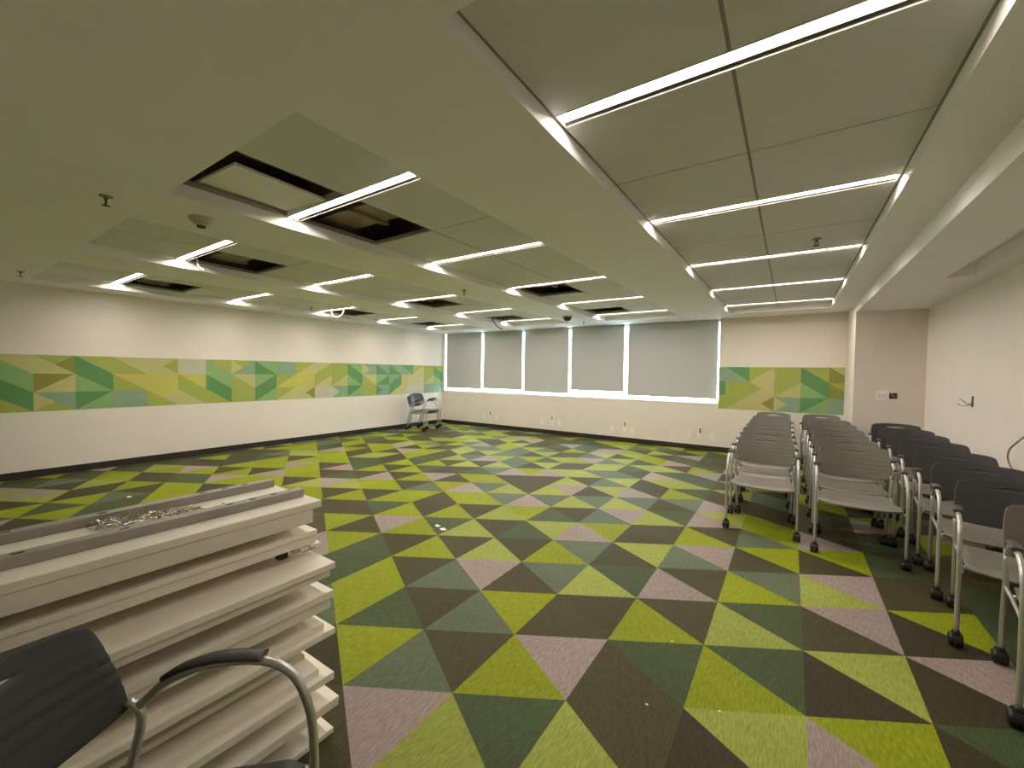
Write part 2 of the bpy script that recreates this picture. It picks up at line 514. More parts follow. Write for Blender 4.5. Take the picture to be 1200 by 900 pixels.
# window --------------------------------------------------------------------------------------------------------
bm = bmesh.new()
yf0, yf1 = YB + 0.10, YB + 0.15
box(bm, (WX0, yf0, WZ0), (WX1, yf1, WZ0 + 0.04))
box(bm, (WX0, yf0, WZ1 - 0.05), (WX1, yf1, WZ1))
box(bm, (WX0, yf0, WZ0 + 0.04), (WX0 + 0.012, yf1, WZ1 - 0.05))
box(bm, (WX1 - 0.012, yf0, WZ0 + 0.04), (WX1, yf1, WZ1 - 0.05))
win = struct('window_1', bm, M_alu)
bm = bmesh.new(); box(bm, (WX0 + 0.012, yf0 + 0.022, WZ0 + 0.04), (WX1 - 0.012, yf0 + 0.028, WZ1 - 0.05))
obj('pane', bm, M_glass, win)
bm = bmesh.new(); box(bm, (WX0, YB - 0.004, WZ0 - 0.02), (WX1, yf0, WZ0 + 0.004), bevel=0.002); obj('window_sill', bm, M_trim, win)

BL = [(-8.295, -7.015, 1.035), (-6.945, -5.695, 1.055), (-5.635, -4.385, 1.015), (-4.325, -3.045, 1.105), (-2.955, -1.180, 1.035)]
BLN = ['leftmost, beside the left corner', 'second from the left corner', 'middle one of the five', 'fourth from the left, raised a little higher', 'rightmost and widest of the five']
for k, (x0, x1, zb) in enumerate(BL):
    t = thing('roller_blind', 'closed grey roller blind over the window, %s' % BLN[k], 'blind', ((x0 + x1) / 2, YB + 0.045, 2.54), 0, 'roller blinds')
    h = (x1 - x0) / 2
    bm = bmesh.new()
    nx = 9
    # cloth with a slight sag in the middle
    fr, bk = [], []
    for q in range(nx):
        u = -1 + 2 * q / (nx - 1)
        d = 0.004 * math.cos(u * PI / 2)
        fr.append([bm.verts.new((u * h, -0.001 - d * s, z)) for s, z in ((0, 0.038), (1, -(2.54 - zb) / 2), (0, -(2.54 - zb)))])
        bk.append([bm.verts.new((u * h, 0.001 - d * s, z)) for s, z in ((0, 0.038), (1, -(2.54 - zb) / 2), (0, -(2.54 - zb)))])
    for q in range(nx - 1):
        for r in range(2):
            bm.faces.new((fr[q][r], fr[q][r + 1], fr[q + 1][r + 1], fr[q + 1][r]))
            bm.faces.new((bk[q][r], bk[q + 1][r], bk[q + 1][r + 1], bk[q][r + 1]))
    for r in range(2):
        bm.faces.new((fr[0][r], bk[0][r], bk[0][r + 1], fr[0][r + 1]))
        bm.faces.new((fr[-1][r], fr[-1][r + 1], bk[-1][r + 1], bk[-1][r]))
    obj('cloth', bm, M_blind, t)
    bm = bmesh.new(); box(bm, (-h, -0.006, zb - 2.54 - 0.012), (h, 0.006, zb - 2.54 + 0.008), bevel=0.003); obj('bottom_bar', bm, M_blind, t)
    bm = bmesh.new(); tube(bm, [(-h - 0.01, 0.032, 0.008), (h + 0.01, 0.032, 0.008)], 0.028, 12); obj('roller_tube', bm, M_alu, t)

# geometric murals ---------------------------------------------------------------------------------------------
ART = {'D': (0.110, 0.280, 0.095), 'M': (0.245, 0.420, 0.170), 'E': (0.240, 0.365, 0.245), 'L': (0.345, 0.410, 0.085), 'O': (0.255, 0.265, 0.045),
       'Y': (0.520, 0.500, 0.115), 'P': (0.500, 0.480, 0.210), 'W': (0.500, 0.500, 0.370)}
AK = 'DMELOYPW'
AMATS = [plain('mural_' + n, ART[k], 0.6, noise=0.05, scale=4) for k, n in zip(AK, ('forest', 'mid_green', 'sea_green', 'lime', 'olive', 'yellow', 'sand', 'chalk'))]
# every column lists its top, middle and bottom cell: one letter = whole; '\XY' = X above, Y below the falling diagonal;
# '/XY' = X above, Y below the rising diagonal; 'xLTRB' = four quarters
LEFT_ART = [('\\PM', '\\MD', '\\LO'), ('\\PM', '\\MD', '\\DL'), ('xPLOP', '/OP', 'xPEEL'), ('\\LD', '\\DM', '/DM'), ('\\PL', '\\YL', 'E'),
            ('xPPLP', 'Y', 'xLYPL'), ('W', '\\YL', '\\LP'), ('\\LM', '\\MD', '\\DL'), ('xPLEE', '\\PL', 'L'), ('\\MD', '/MD', '/DM'),
            ('E', '/LY', '/LP'), ('xLLPY', 'Y', 'xPPOP'), ('/PL', '/LP', 'W'), ('L', '/LP', 'xWEEM'), ('\\MD', '\\DM', '/DM'),
            ('xPEEE', '\\PL', 'L'), ('\\ED', '/MD', 'xDEEE'), ('\\ED', '/ED', '/DP'), ('\\DE', 'P', '/PW'), ('/LP', 'xPPWP', 'W'),
            ('L', '/LP', 'E'), ('\\LD', '\\DM', 'E')]
RIGHT_ART = [('E', 'D', 'L'), ('\\DE', 'L', '/LP'), ('/LP', 'xLPPP', 'xPPOP'), ('L', '/LP', 'xPEEE'), ('\\LD', '\\DM', '/DM'), ('\\PO', '\\LO', '/EE')]
def mural(name, label, art, u0, pitch, z0, z1, umin, umax, to3d):
    bm = bmesh.new()
    rh = (z1 - z0) / 3
    def face(pts, k):
        f = bm.faces.new([bm.verts.new((u, 0, z)) for u, z in pts])
        f.material_index = AK.index(k)
    for c, cells in enumerate(art):
        a = u0 + c * pitch
        b = a + pitch
        for r, cell in enumerate(cells):
            t = z1 - r * rh
            o = t - rh
            m = ((a + b) / 2, (t + o) / 2)
            if len(cell) == 1:
                face([(a, o), (b, o), (b, t), (a, t)], cell)
            elif cell[0] == '\\':
                face([(a, t), (b, o), (b, t)], cell[1]); face([(a, t), (a, o), (b, o)], cell[2])
            elif cell[0] == '/':
                face([(a, o), (b, t), (a, t)], cell[1]); face([(a, o), (b, o), (b, t)], cell[2])
            else:
                face([(a, t), (a, o), m], cell[1]); face([(a, t), m, (b, t)], cell[2])
                face([(b, t), m, (b, o)], cell[3]); face([(a, o), (b, o), m], cell[4])
    for co, no in (((umin, 0, 0), (-1, 0, 0)), ((umax, 0, 0), (1, 0, 0))):
        bmesh.ops.bisect_plane(bm, geom=bm.verts[:] + bm.edges[:] + bm.faces[:], plane_co=co, plane_no=no, clear_outer=True)
    bmesh.ops.remove_doubles(bm, verts=bm.verts[:], dist=1e-5)
    # real thickness of the vinyl
    ret = bmesh.ops.extrude_face_region(bm, geom=bm.faces[:])
    bmesh.ops.translate(bm, verts=[v for v in ret['geom'] if isinstance(v, bmesh.types.BMVert)], vec=(0, 0.0015, 0))
    for v in bm.verts:
        v.co = to3d(v.co)
    bmesh.ops.recalc_face_normals(bm, faces=bm.faces[:])
    tag(obj(name, bm, AMATS), label, 'mural')
mural('wall_mural', 'long band of green and yellow triangles along the left wall', LEFT_ART[14:18] + LEFT_ART, 1.03 - 0.395 * 6, 0.395, 0.885, 1.648, -1.34, 8.885,
      lambda v: Vector((XL + 0.0002 + v.y, v.x, v.z)))
mural('wall_mural', 'short panel of green triangles between the window and the right corner', RIGHT_ART, -1.03 - 0.395, 0.395, 0.845, 1.648, -1.14, 0.760,
      lambda v: Vector((v.x, YB - 0.0002 - v.y, v.z)))

# ------------------------------------------------------------------ chairs
def seat_mesh():
    bm = bmesh.new()
    nu, nv = 15, 29
    g = []
    for j in range(nv):
        t = j / (nv - 1)                      # 0 front .. 1 rear
        y = -0.285 + 0.475 * t
        hw = 0.262 - 0.040 * t ** 1.4
        row = []
        for i in range(nu):
            u = -1 + 2 * i / (nu - 1)
            z = 0.466 - 0.024 * math.exp(-((t - 0.0) / 0.07) ** 2) - 0.018 * math.sin(PI * min(1, t * 1.05)) - 0.022 * t * t
            z += 0.010 * abs(u) ** 2.5
            for c0, s0 in ((0.30, 1.0), (0.62, 1.0)):      # the two soft steps moulded across the seat
                z += 0.002 * s0 * math.tanh((t - c0 - 0.03 * u * u) * 26) * math.exp(-((t - c0) / 0.13) ** 2)
            yy = y - 0.020 * (1 - u * u) * math.exp(-(t / 0.25) ** 2) + 0.02 * (abs(u) ** 6) * math.exp(-(t / 0.1) ** 2)
            row.append(bm.verts.new((u * hw, yy, z)))
        g.append(row)
    for j in range(nv - 1):
        for i in range(nu - 1):
            bm.faces.new((g[j][i], g[j][i + 1], g[j + 1][i + 1], g[j + 1][i]))
    return bm

def back_mesh():
    bm = bmesh.new()
    us = [-1 + 2 * i / 24 for i in range(25)]
    nv = 23
    kslot = 18
    def pos(u, t, dz=0.0):
        sag = 1 - u * u
        zt = 0.844 + 0.014 * sag - 0.012 * abs(u) ** 13
        zb = 0.598 - 0.024 * sag + 0.010 * abs(u) ** 9
        z = zb + (zt - zb) * t + dz
        x = u * (0.269 - 0.018 * t - 0.010 * t ** 9 - 0.010 * (1 - t) ** 5)
        y = 0.180 + 0.100 * t + 0.055 * sag + 0.012 * (1 - t) ** 2
        amp = 0.0024 * math.exp(-((t - 0.45) / 0.28) ** 2) * (0.35 + 0.65 * (0.5 + 0.5 * math.tanh((u + 0.05) * 2.5)))
        y += amp * math.sin(t * 48 + 0.5 * u)
        return (x, y, z)
    rows = []
    for j in range(nv):
        t = j / (nv - 1)
        rows.append((t, [bm.verts.new(pos(u, t)) for u in us]))
    # lens-shaped hand slot near the top edge
    lo, hi = [], []
    t = kslot / (nv - 1)
    for i, u in enumerate(us):
        if abs(u) < 0.42:
            h = 0.0125 * (1 - (abs(u) / 0.42) ** 1.6)
            p = pos(u, t, -h); lo.append(bm.verts.new(p))
            p = pos(u, t, h); hi.append(bm.verts.new(p))
        else:
            lo.append(rows[kslot][1][i]); hi.append(rows[kslot][1][i])
    for i, u in enumerate(us):
        if abs(u) < 0.42:
            bm.verts.remove(rows[kslot][1][i])
    for j in range(nv - 1):
        a = rows[j][1] if j != kslot else hi
        b = rows[j + 1][1] if j + 1 != kslot else lo
        for i in range(24):
            bm.faces.new((a[i], a[i + 1], b[i + 1], b[i]))
    return bm

def shell_mods(o, thick, off):
    s = o.modifiers.new('thickness', 'SOLIDIFY')
    s.thickness = thick
    s.offset = off
    b = o.modifiers.new('edge', 'BEVEL')
    b.width = 0.003
    b.segments = 2
    b.limit_method = 'ANGLE'

def make_chair(name, label, seat_m, back_m, group):
    t = thing(name, label, 'chair', (0, 0, 0), 0, group)
    s = obj('seat', seat_mesh(), seat_m, t, True); shell_mods(s, 0.012, -1)
    b = obj('backrest', back_mesh(), back_m, t, True); shell_mods(b, 0.010, 0)
    for sx in (-1, 1):
        # one bent tube: front leg, arm, and back down to the rear leg
        bm = bmesh.new()
        path = [(sx * 0.287, -0.280, 0.075), (sx * 0.287, -0.278, 0.30), (sx * 0.287, -0.274, 0.50), (sx * 0.286, -0.258, 0.60),
                (sx * 0.285, -0.217, 0.680), (sx * 0.283, -0.14, 0.716), (sx * 0.275, -0.02, 0.714), (sx * 0.262, 0.085, 0.682), (sx * 0.256, 0.160, 0.618)]
        tube(bm, path, 0.0118, 10, sub=5)
        obj('front_leg', bm, M_steel, t)
        bm = bmesh.new()
        path = [(sx * 0.240, 0.275, 0.075), (sx * 0.248, 0.225, 0.30), (sx * 0.254, 0.172, 0.50), (sx * 0.258, 0.160, 0.58), (sx * 0.256, 0.170, 0.612), (sx * 0.252, 0.187, 0.632)]
        tube(bm, path, 0.0118, 10, sub=5)
        obj('rear_leg', bm, M_steel, t)
        bm = bmesh.new()
        tube(bm, [(sx * 0.275, -0.270, 0.425), (sx * 0.262, -0.14, 0.420), (sx * 0.250, 0.05, 0.425), (sx * 0.252, 0.178, 0.445)], 0.009, 8, sub=4)
        obj('side_rail', bm, M_steel, t)
        bm = bmesh.new()
        pts = smooth_path([(sx * 0.284, -0.145, 0.730), (sx * 0.281, -0.10, 0.733), (sx * 0.275, -0.02, 0.730), (sx * 0.266, 0.055, 0.711), (sx * 0.261, 0.105, 0.681)], 4)
        n = len(pts)
        rr = [0.024 * (1.0 if i < n * 0.55 else max(0.42, 1 - 0.75 * (i / (n - 1) - 0.55) / 0.45)) * (0.93 if i == 0 else 1) for i in range(n)]
        # oval pad: wide across, thin in height
        rings = []
        for p, (tt, nn, bb), r in zip(pts, frames(pts), rr):
            rings.append([bm.verts.new(p + Vector((1, 0, 0)) * (math.cos(2 * PI * k / 12) * r) + tt.cross(Vector((1, 0, 0))) * (math.sin(2 * PI * k / 12) * 0.0105)) for k in range(12)])
        for a, c in zip(rings[:-1], rings[1:]):
            for k in range(12):
                bm.faces.new((a[k], a[(k + 1) % 12], c[(k + 1) % 12], c[k])).smooth = True
        bm.faces.new(list(reversed(rings[0]))); bm.faces.new(rings[-1])
        bmesh.ops.recalc_face_normals(bm, faces=bm.faces[:])
        obj('arm_pad', bm, M_pad, t)
        for (cx, cy) in ((sx * 0.287, -0.280), (sx * 0.240, 0.275)):
            bm = bmesh.new()
            yo = 0.012
            for s2 in (-1, 1):
                lathe(bm, [(0.012, -0.012), (0.031, -0.012), (0.036, -0.006), (0.036, 0.007), (0.030, 0.012), (0.010, 0.012)], (cx + s2 * 0.0165, cy + yo, 0.0362), 'X', 16)
            # hood over the twin wheels and the stem socket
            hb = [bm.verts.new((cx + x, cy + yo + 0.043 * math.cos(a), 0.038 + 0.043 * math.sin(a))) for a in [PI * k / 8 for k in range(9)] for x in (-0.016, 0.016)]
            for k in range(8):
                bm.faces.new((hb[2 * k], hb[2 * k + 1], hb[2 * k + 3], hb[2 * k + 2]))
            lathe(bm, [(0.016, 0.066), (0.017, 0.075), (0.016, 0.092), (0.012, 0.095)], (cx, cy, 0.0), 'Z', 12)
            obj('caster', bm, M_black, t)
    for y, z, hw in ((-0.16, 0.418, 0.264), (0.12, 0.428, 0.250)):
        bm = bmesh.new()
        tube(bm, [(-hw, y, z), (-hw * 0.6, y, z - 0.012), (hw * 0.6, y, z - 0.012), (hw, y, z)], 0.010, 8, sub=3)
        obj('crossbar', bm, M_steel, t)
    return t

ORDN = ['first', 'second', 'third', 'fourth', 'fifth', 'sixth', 'seventh', 'last']
COLS = {
    'left': [(-0.200, 4.80), (-0.215, 5.30), (-0.225, 5.82), (-0.23, 6.33), (-0.24, 6.86), (-0.245, 7.50), (-0.235, 8.25)],
    'middle': [(0.495, 4.62), (0.500, 5.15), (0.495, 5.68), (0.505, 6.22), (0.500, 6.84), (0.49, 7.42), (0.445, 8.28)],
    'right': [(1.165, 2.91), (1.125, 3.52), (1.160, 4.16), (1.180, 4.80), (1.195, 5.50), (1.205, 6.15), (1.195, 6.70), (1.195, 7.34)],
}
proto = make_chair('stacking_chair', '', M_shell, M_shellb, 'chairs parked in three columns')
dark = make_chair('stacking_chair', '', M_shell, M_shell2, 'chairs parked in three columns')
used = {id(proto): False, id(dark): False}
jr = random.Random(11)
for cname, lst in COLS.items():
    for k, (x, y) in enumerate(lst):
        src = dark if (cname == 'right' and k >= 1) else proto
        if not used[id(src)]:
            c = src
            used[id(src)] = True
        else:
            c = copy_tree(src)
        c.location = (x, y, 0)
        c.rotation_euler = (0, 0, math.radians(jr.uniform(-1.6, 1.6) - (max(2.5, 6.5 - k) if cname == 'right' else 0)))
        desc = 'grey plastic armchair with dark back' if src is dark else 'all-grey plastic armchair'
        c['label'] = '%s, %s from the front in the %s chair column' % (desc, 'last' if k == len(lst) - 1 else ORDN[k], cname)

fg = make_chair('stacking_chair', 'charcoal armchair beside the stack of white panels, seen from behind', M_shell2, M_shell2, None)
fg.location = (-1.110, 0.226, 0)
fg.rotation_euler = (0, 0, math.radians(125))

cs = make_chair('stacking_chair', 'blue-grey armchair by the left corner, bottom of the nested stack', M_shell3, M_shell3, 'chairs stacked in the corner')
cs.location = (-7.80, 7.50, 0)
cs.rotation_euler = (0, 0, math.radians(90 + 10))
for k, nm in ((1, 'middle'), (2, 'top')):
    c = copy_tree(cs)
    a = math.radians(10)
    c.location = (-7.80 + 0.052 * k * math.cos(a), 7.50 + 0.052 * k * math.sin(a), 0.030 * k)
    c['label'] = 'blue-grey armchair by the left corner, %s of the nested stack' % nm

# ------------------------------------------------------------------ stack of white panels
YE = -0.52          # hidden near end of the panels
def panel(label, x, y, z1, z0, width, under=None, batten=None, spacer_to=None, rails=False, yback=YE):
    t = thing('tabletop_panel', label, 'panel', (x - width / 2, (y + yback) / 2, z0), 0, 'white panels in the stack')
    ox, oy, oz = t.location
    def B(name, mat, a, b, bev=0.0015):
        bm = bmesh.new()
        box(bm, (a[0] - ox, a[1] - oy, a[2] - oz), (b[0] - ox, b[1] - oy, b[2] - oz), bevel=bev)
        return obj(name, bm, mat, t)
    B('board', M_lam, (x - width, yback, z0), (x, y, z1), 0.002)
    low = z0
    if under:
        ux, uy, uz = under
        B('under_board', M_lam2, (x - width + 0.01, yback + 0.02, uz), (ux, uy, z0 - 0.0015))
        low = uz
    if batten:
        bx, by, bh = batten
        B('batten', M_lam, (bx - 0.12, yback + 0.03, z1), (bx, by, z1 + bh))
    if spacer_to is not None and low - spacer_to > 0.004:
        for xx in (x - 0.16, x - width + 0.10):
            B('runner', M_rail, (xx - 0.04, yback + 0.05, spacer_to), (xx, y - 0.12, low))
    return t, B

names = ['topmost of the stack, carrying two grey rails', 'second from the top of the stack', 'third from the top of the stack', 'fourth from the top of the stack',
         'fifth from the top of the stack', 'sixth from the top, set back from the ones around it', 'seventh from the top of the stack', 'second from the bottom of the stack', 'lowest of the stack, lying on the carpet']
lab = lambda k: 'long white laminate panel, ' + names[k]
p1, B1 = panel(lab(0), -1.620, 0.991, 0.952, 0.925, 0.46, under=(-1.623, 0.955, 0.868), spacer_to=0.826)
rail_parts = []
for nm, xa, xb in (('rail', -1.772, -1.727), ('rail', -2.022, -1.978)):
    bm = bmesh.new()
    L0, L1 = YE + 0.02, 0.976
    ox, oy, oz = p1.location
    box(bm, (xa - ox, L0 - oy, 0.952 - oz), (xb - ox, L1 - oy, 0.985 - oz), bevel=0.003)
    r = obj('rail', bm, M_rail, p1)
    for yy in (0.86, 0.78, 0.70, 0.40, 0.18, -0.1):
        bm = bmesh.new()
        box(bm, ((xa + xb) / 2 - 0.006 - ox, yy - 0.012 - oy, 0.9845 - oz), ((xa + xb) / 2 + 0.006 - ox, yy + 0.012 - oy, 0.9856 - oz))
        obj('slot', bm, M_slot, r)
p2, B2 = panel(lab(1), -1.640, 0.984, 0.826, 0.806, 0.46, under=(-1.645, 0.980, 0.770), spacer_to=0.717)
# hinge bracket poking out of the second panel
bm = bmesh.new()
ox, oy, oz = p2.location
box(bm, (-1.70 - ox, 0.90 - oy, 0.742 - oz), (-1.655 - ox, 1.000 - oy, 0.746 - oz))
box(bm, (-1.659 - ox, 0.92 - oy, 0.742 - oz), (-1.655 - ox, 0.985 - oy, 0.764 - oz))
box(bm, (-1.69 - ox, 0.955 - oy, 0.746 - oz), (-1.662 - ox, 0.972 - oy, 0.770 - oz), bevel=0.002)
lathe(bm, [(0.004, -0.03), (0.007, -0.03), (0.007, 0.012), (0.004, 0.012)], (-1.672 - ox, 0.93 - oy, 0.754 - oz), 'Y', 10)
obj('bracket', bm, M_lam2, p2)
bm = bmesh.new()
box(bm, (-1.69 - ox, 0.835 - oy, 0.738 - oz), (-1.660 - ox, 0.872 - oy, 0.770 - oz), bevel=0.004)
obj('latch', bm, M_slot, p2)
bm = bmesh.new()
box(bm, (-1.75 - ox, 0.955 - oy, 0.755 - oz), (-1.64 - ox, 1.000 - oy, 0.767 - oz), bevel=0.002)
obj('tongue', bm, M_lam, p2)
panel(lab(2), -1.520, 0.990, 0.717, 0.692, 0.58, under=(-1.528, 0.972, 0.664), spacer_to=0.599)
panel(lab(3), -1.530, 0.988, 0.599, 0.570, 0.58, under=(-1.536, 0.977, 0.529), spacer_to=0.470)
panel(lab(4), -1.520, 0.990, 0.445, 0.421, 0.58, batten=(-1.545, 0.955, 0.025), spacer_to=0.347)
panel(lab(5), -1.600, 0.905, 0.347, 0.326, 0.50, spacer_to=0.301)
panel(lab(6), -1.510, 0.978, 0.271, 0.242, 0.58, batten=(-1.538, 0.930, 0.030), spacer_to=0.165)
panel(lab(7), -1.500, 0.994, 0.165, 0.147, 0.58, under=(-1.502, 0.992, 0.129), spacer_to=0.028)
panel(lab(8), -1.530, 0.988, 0.022, 0.0005, 0.58)

# loose screws between the rails
def screw_mesh(L):
    bm = bmesh.new()
    lathe(bm, [(0.0006, -L * 0.5), (0.0022, -L * 0.40), (0.0024, L * 0.42), (0.0028, L * 0.43), (0.0055, L * 0.47), (0.0058, L * 0.5), (0.004, L * 0.515)], (0, 0, 0), 'Y', 7)
    return bm
sm = []
for L in (0.026, 0.034, 0.042):
    o = obj('screw', screw_mesh(L), M_screw)
    tag(o, 'small loose steel screw lying in the pile between the rails', 'screw', 'loose screws on the top panel')
    sm.append(o)
sr = random.Random(5)
for k in range(104):
    o = sm[k] if k < 3 else sm[k % 3].copy()
    if k >= 3:
        link(o)
    u = sr.random() ** 1.15
    y = 0.37 + 0.28 * u
    hw = 0.050 * (1 - 0.45 * u)
    x = -1.888 + 0.055 * (1 - u) * -0.6 + sr.uniform(-hw, hw)
    lvl = sr.random()
    z = 0.952 + 0.0055 + 0.016 * lvl * (1 - 0.5 * u)
    o.location = (x, y, z)
    o.rotation_euler = (math.radians(sr.uniform(-22, 22)) * lvl, 0, sr.uniform(0, 2 * PI))
o = sm[2].copy(); link(o)
o.location = (-1.853, 0.715, 0.9575); o.rotation_euler = (0, 0, math.radians(60))
o['label'] = 'single steel screw lying apart from the pile, toward the panel end'
del o['group']
for k, (x, y) in enumerate(((-1.93, 0.40), (-1.905, 0.435), (-1.895, 0.47))):
    bm = bmesh.new()
    n = 20
    ri, ro, h = 0.006, 0.013, 0.0016
    rings = [[bm.verts.new((r * math.cos(2 * PI * q / n), r * math.sin(2 * PI * q / n), z)) for q in range(n)] for r, z in ((ri, 0), (ro, 0), (ro, h), (ri, h))]
    for a in range(4):
        A, Bq = rings[a], rings[(a + 1) % 4]
        for q in range(n):
            bm.faces.new((A[q], A[(q + 1) % n], Bq[(q + 1) % n], Bq[q]))
    bmesh.ops.recalc_face_normals(bm, faces=bm.faces[:])
    o = obj('washer', bm, M_screw)
    o.location = (x, y, 0.977)
    o.rotation_euler = (0.45, 0.2 * k, 0)
    tag(o, 'round steel washer lying on top of the screw pile', 'washer', 'washers on the screw pile')

# ------------------------------------------------------------------ small fittings
def plate(label, x, z, w=0.075, h=0.118, kind='outlet'):
    t = thing('wall_outlet', label, 'outlet', (x, YB, z), 0, 'outlets under the window')
    bm = bmesh.new(); box(bm, (-w / 2, -0.007, -h / 2), (w / 2, -0.0002, h / 2), bevel=0.0025); obj('cover', bm, M_plate, t)
    for zz in (-0.024, 0.024):
        bm = bmesh.new()
        box(bm, (-0.015, -0.0085, zz - 0.013), (0.015, -0.0068, zz + 0.013), bevel=0.0015)
        obj('socket', bm, M_trim, t)
    return t
CL = [(-6.88, -6.645, -6.45), (-5.07, -4.78, -4.60), (-3.275, -2.985, -2.81), (-1.655, -1.47, -1.232)]
CN = ['leftmost', 'second', 'third', 'rightmost']
for k, xs in enumerate(CL):
    for q, x in enumerate(xs):
        plate('white outlet plate, %s of three in the %s cluster under the window' % (('left', 'middle', 'right')[q], CN[k]), x, 0.283)
    t = thing('cable_outlet', 'dark cable pigtail hanging above the %s outlet cluster' % CN[k], 'outlet', (xs[1] + 0.005, YB, 0.415), 0, 'cable outlets under the window')
    bm = bmesh.new(); box(bm, (-0.034, -0.006, -0.052), (0.034, -0.0002, 0.052), bevel=0.002); obj('cover', bm, M_plate, t)
    bm = bmesh.new()
    tube(bm, [(0.0, -0.004, 0.015), (0.004, -0.035, 0.018), (0.012, -0.045, -0.02), (0.006, -0.030, -0.065)], 0.009, 8, sub=4)
    obj('plug', bm, M_dark, t)

t = thing('light_switch', 'white switch plate on the right corner wall above the chairs', 'switch', (1.091, YS, 1.228))
bm = bmesh.new(); box(bm, (-0.058, -0.008, -0.07), (0.058, -0.0002, 0.07), bevel=0.003); obj('cover', bm, M_plate, t)
for s in (-1, 1):
    bm = bmesh.new(); box(bm, (s * 0.025 - 0.014, -0.012, -0.03), (s * 0.025 + 0.014, -0.0075, 0.03), bevel=0.002); obj('rocker', bm, M_trim, t)
t = thing('junction_box', 'open dark junction box beside the white switch plate', 'junction box', (1.213, YS, 1.232))
bm = bmesh.new()
for a, b in (((-0.052, -0.006, -0.05), (0.052, -0.0002, -0.042)), ((-0.052, -0.006, 0.042), (0.052, -0.0002, 0.05)), ((-0.052, -0.006, -0.042), (-0.044, -0.0002, 0.042)), ((0.044, -0.006, -0.042), (0.052, -0.0002, 0.042))):
    box(bm, a, b)
obj('rim', bm, M_plate, t)
bm = bmesh.new(); box(bm, (-0.044, -0.003, -0.042), (0.044, -0.0002, 0.042)); obj('cavity', bm, M_dark, t)
bm = bmesh.new(); tube(bm, [(-0.02, -0.004, 0.02), (-0.005, -0.018, 0.0), (0.02, -0.012, -0.02), (0.012, -0.004, -0.03)], 0.005, 6, sub=3); obj('wire', bm, M_duct, t)

t = thing('wall_wires', 'loose wires sticking out of a dark plate on the right wall', 'wires', (XR, 6.08, 1.262))
bm = bmesh.new(); box(bm, (-0.006, -0.018, -0.055), (-0.0002, 0.018, 0.055), bevel=0.002); obj('plate', bm, M_dark, t)
bm = bmesh.new()
tube(bm, [(-0.004, 0.0, -0.02), (-0.03, 0.03, -0.03), (-0.05, 0.08, 0.0), (-0.06, 0.15, 0.02)], 0.004, 6, sub=4)
tube(bm, [(-0.004, 0.0, -0.025), (-0.04, 0.03, -0.045), (-0.07, 0.09, -0.045), (-0.08, 0.12, -0.03)], 0.004, 6, sub=4)
obj('wire', bm, M_cable, t)
bm = bmesh.new()
tube(bm, [(XR - 0.008, 4.80, 1.10), (XR - 0.03, 4.95, 1.00), (XR - 0.045, 5.045, 0.92), (XR - 0.045, 5.065, 0.84), (XR - 0.035, 5.00, 0.76), (XR - 0.03, 4.88, 0.70), (XR - 0.012, 4.70, 0.62)], 0.006, 8, sub=6)
tag(obj('cable', bm, M_cable), 'grey cable looping out from the right wall beside the chairs', 'cable')

def sprinkler(x, y, z, label):
    t = thing('fire_sprinkler', label, 'sprinkler', (x, y, z), 0, 'ceiling sprinklers')
    bm = bmesh.new(); lathe(bm, [(0.036, 0.0), (0.036, -0.002), (0.030, -0.006), (0.012, -0.008)], (0, 0, 0), 'Z', 20); obj('escutcheon', bm, M_tee, t)
    bm = bmesh.new()
    lathe(bm, [(0.010, -0.006), (0.010, -0.022), (0.006, -0.026)], (0, 0, 0), 'Z', 10)
    for s in (-1, 1):
        tube(bm, [(s * 0.006, 0, -0.02), (s * 0.015, 0, -0.034), (s * 0.012, 0, -0.05), (0, 0, -0.058)], 0.0032, 6, sub=3)
    tube(bm, [(0, 0, -0.02), (0, 0, -0.056)], 0.003, 6)
    obj('frame', bm, M_gun, t)
    bm = bmesh.new(); lathe(bm, [(0.005, -0.056), (0.021, -0.058), (0.021, -0.061), (0.005, -0.062)], (0, 0, 0), 'Z', 14); obj('deflector', bm, M_gun, t)
s98 = (ZC - 1.5) / 1.1
for x, y, z, l in ((-3.634, 0.765, ZC, 'pendant sprinkler on the plain plaster ceiling, nearest the smoke detector'),
                   (-3.633, 4.243, ZC, 'pendant sprinkler on the plaster between the second and third recesses, halfway down the room'),
                   (0.153, 4.37, ZT, 'pendant sprinkler between light strips in the right recess'),
                   (-7.365, 0.824, ZC, 'pendant sprinkler near the left wall, in front of the recesses'),
                   (-3.65, 8.12, ZC, 'small sprinkler on the ceiling in front of the window blinds'),
                   (-7.46, 4.36, ZT, 'pendant sprinkler between light strips in the left wall recess')):
    sprinkler(x, y, z, l)

t = thing('smoke_detector', 'round beige smoke detector on the plaster ceiling near the first opening', 'smoke detector', (-3.566, 1.255, ZC))
bm = bmesh.new(); lathe(bm, [(0.075, 0.0), (0.075, -0.010), (0.062, -0.028), (0.040, -0.045), (0.028, -0.055)], (0, 0, 0), 'Z', 28); obj('housing', bm, plain('aged_plastic', (0.52, 0.47, 0.36), 0.5), t)
bm = bmesh.new(); lathe(bm, [(0.028, -0.055), (0.030, -0.058), (0.026, -0.068), (0.012, -0.070)], (0, 0, 0), 'Z', 20); obj('sensor_cap', bm, M_dark, t)
t = thing('dome_detector', 'dark domed detector on the ceiling before the window blinds', 'detector', (-3.594, 7.24, ZC))
bm = bmesh.new(); lathe(bm, [(0.095, 0.0), (0.095, -0.015), (0.085, -0.025)], (0, 0, 0), 'Z', 24); obj('base', bm, M_tee, t)
bm = bmesh.new(); lathe(bm, [(0.075, -0.025), (0.068, -0.055), (0.045, -0.08), (0.015, -0.09)], (0, 0, 0), 'Z', 24); obj('dome', bm, M_dark, t)

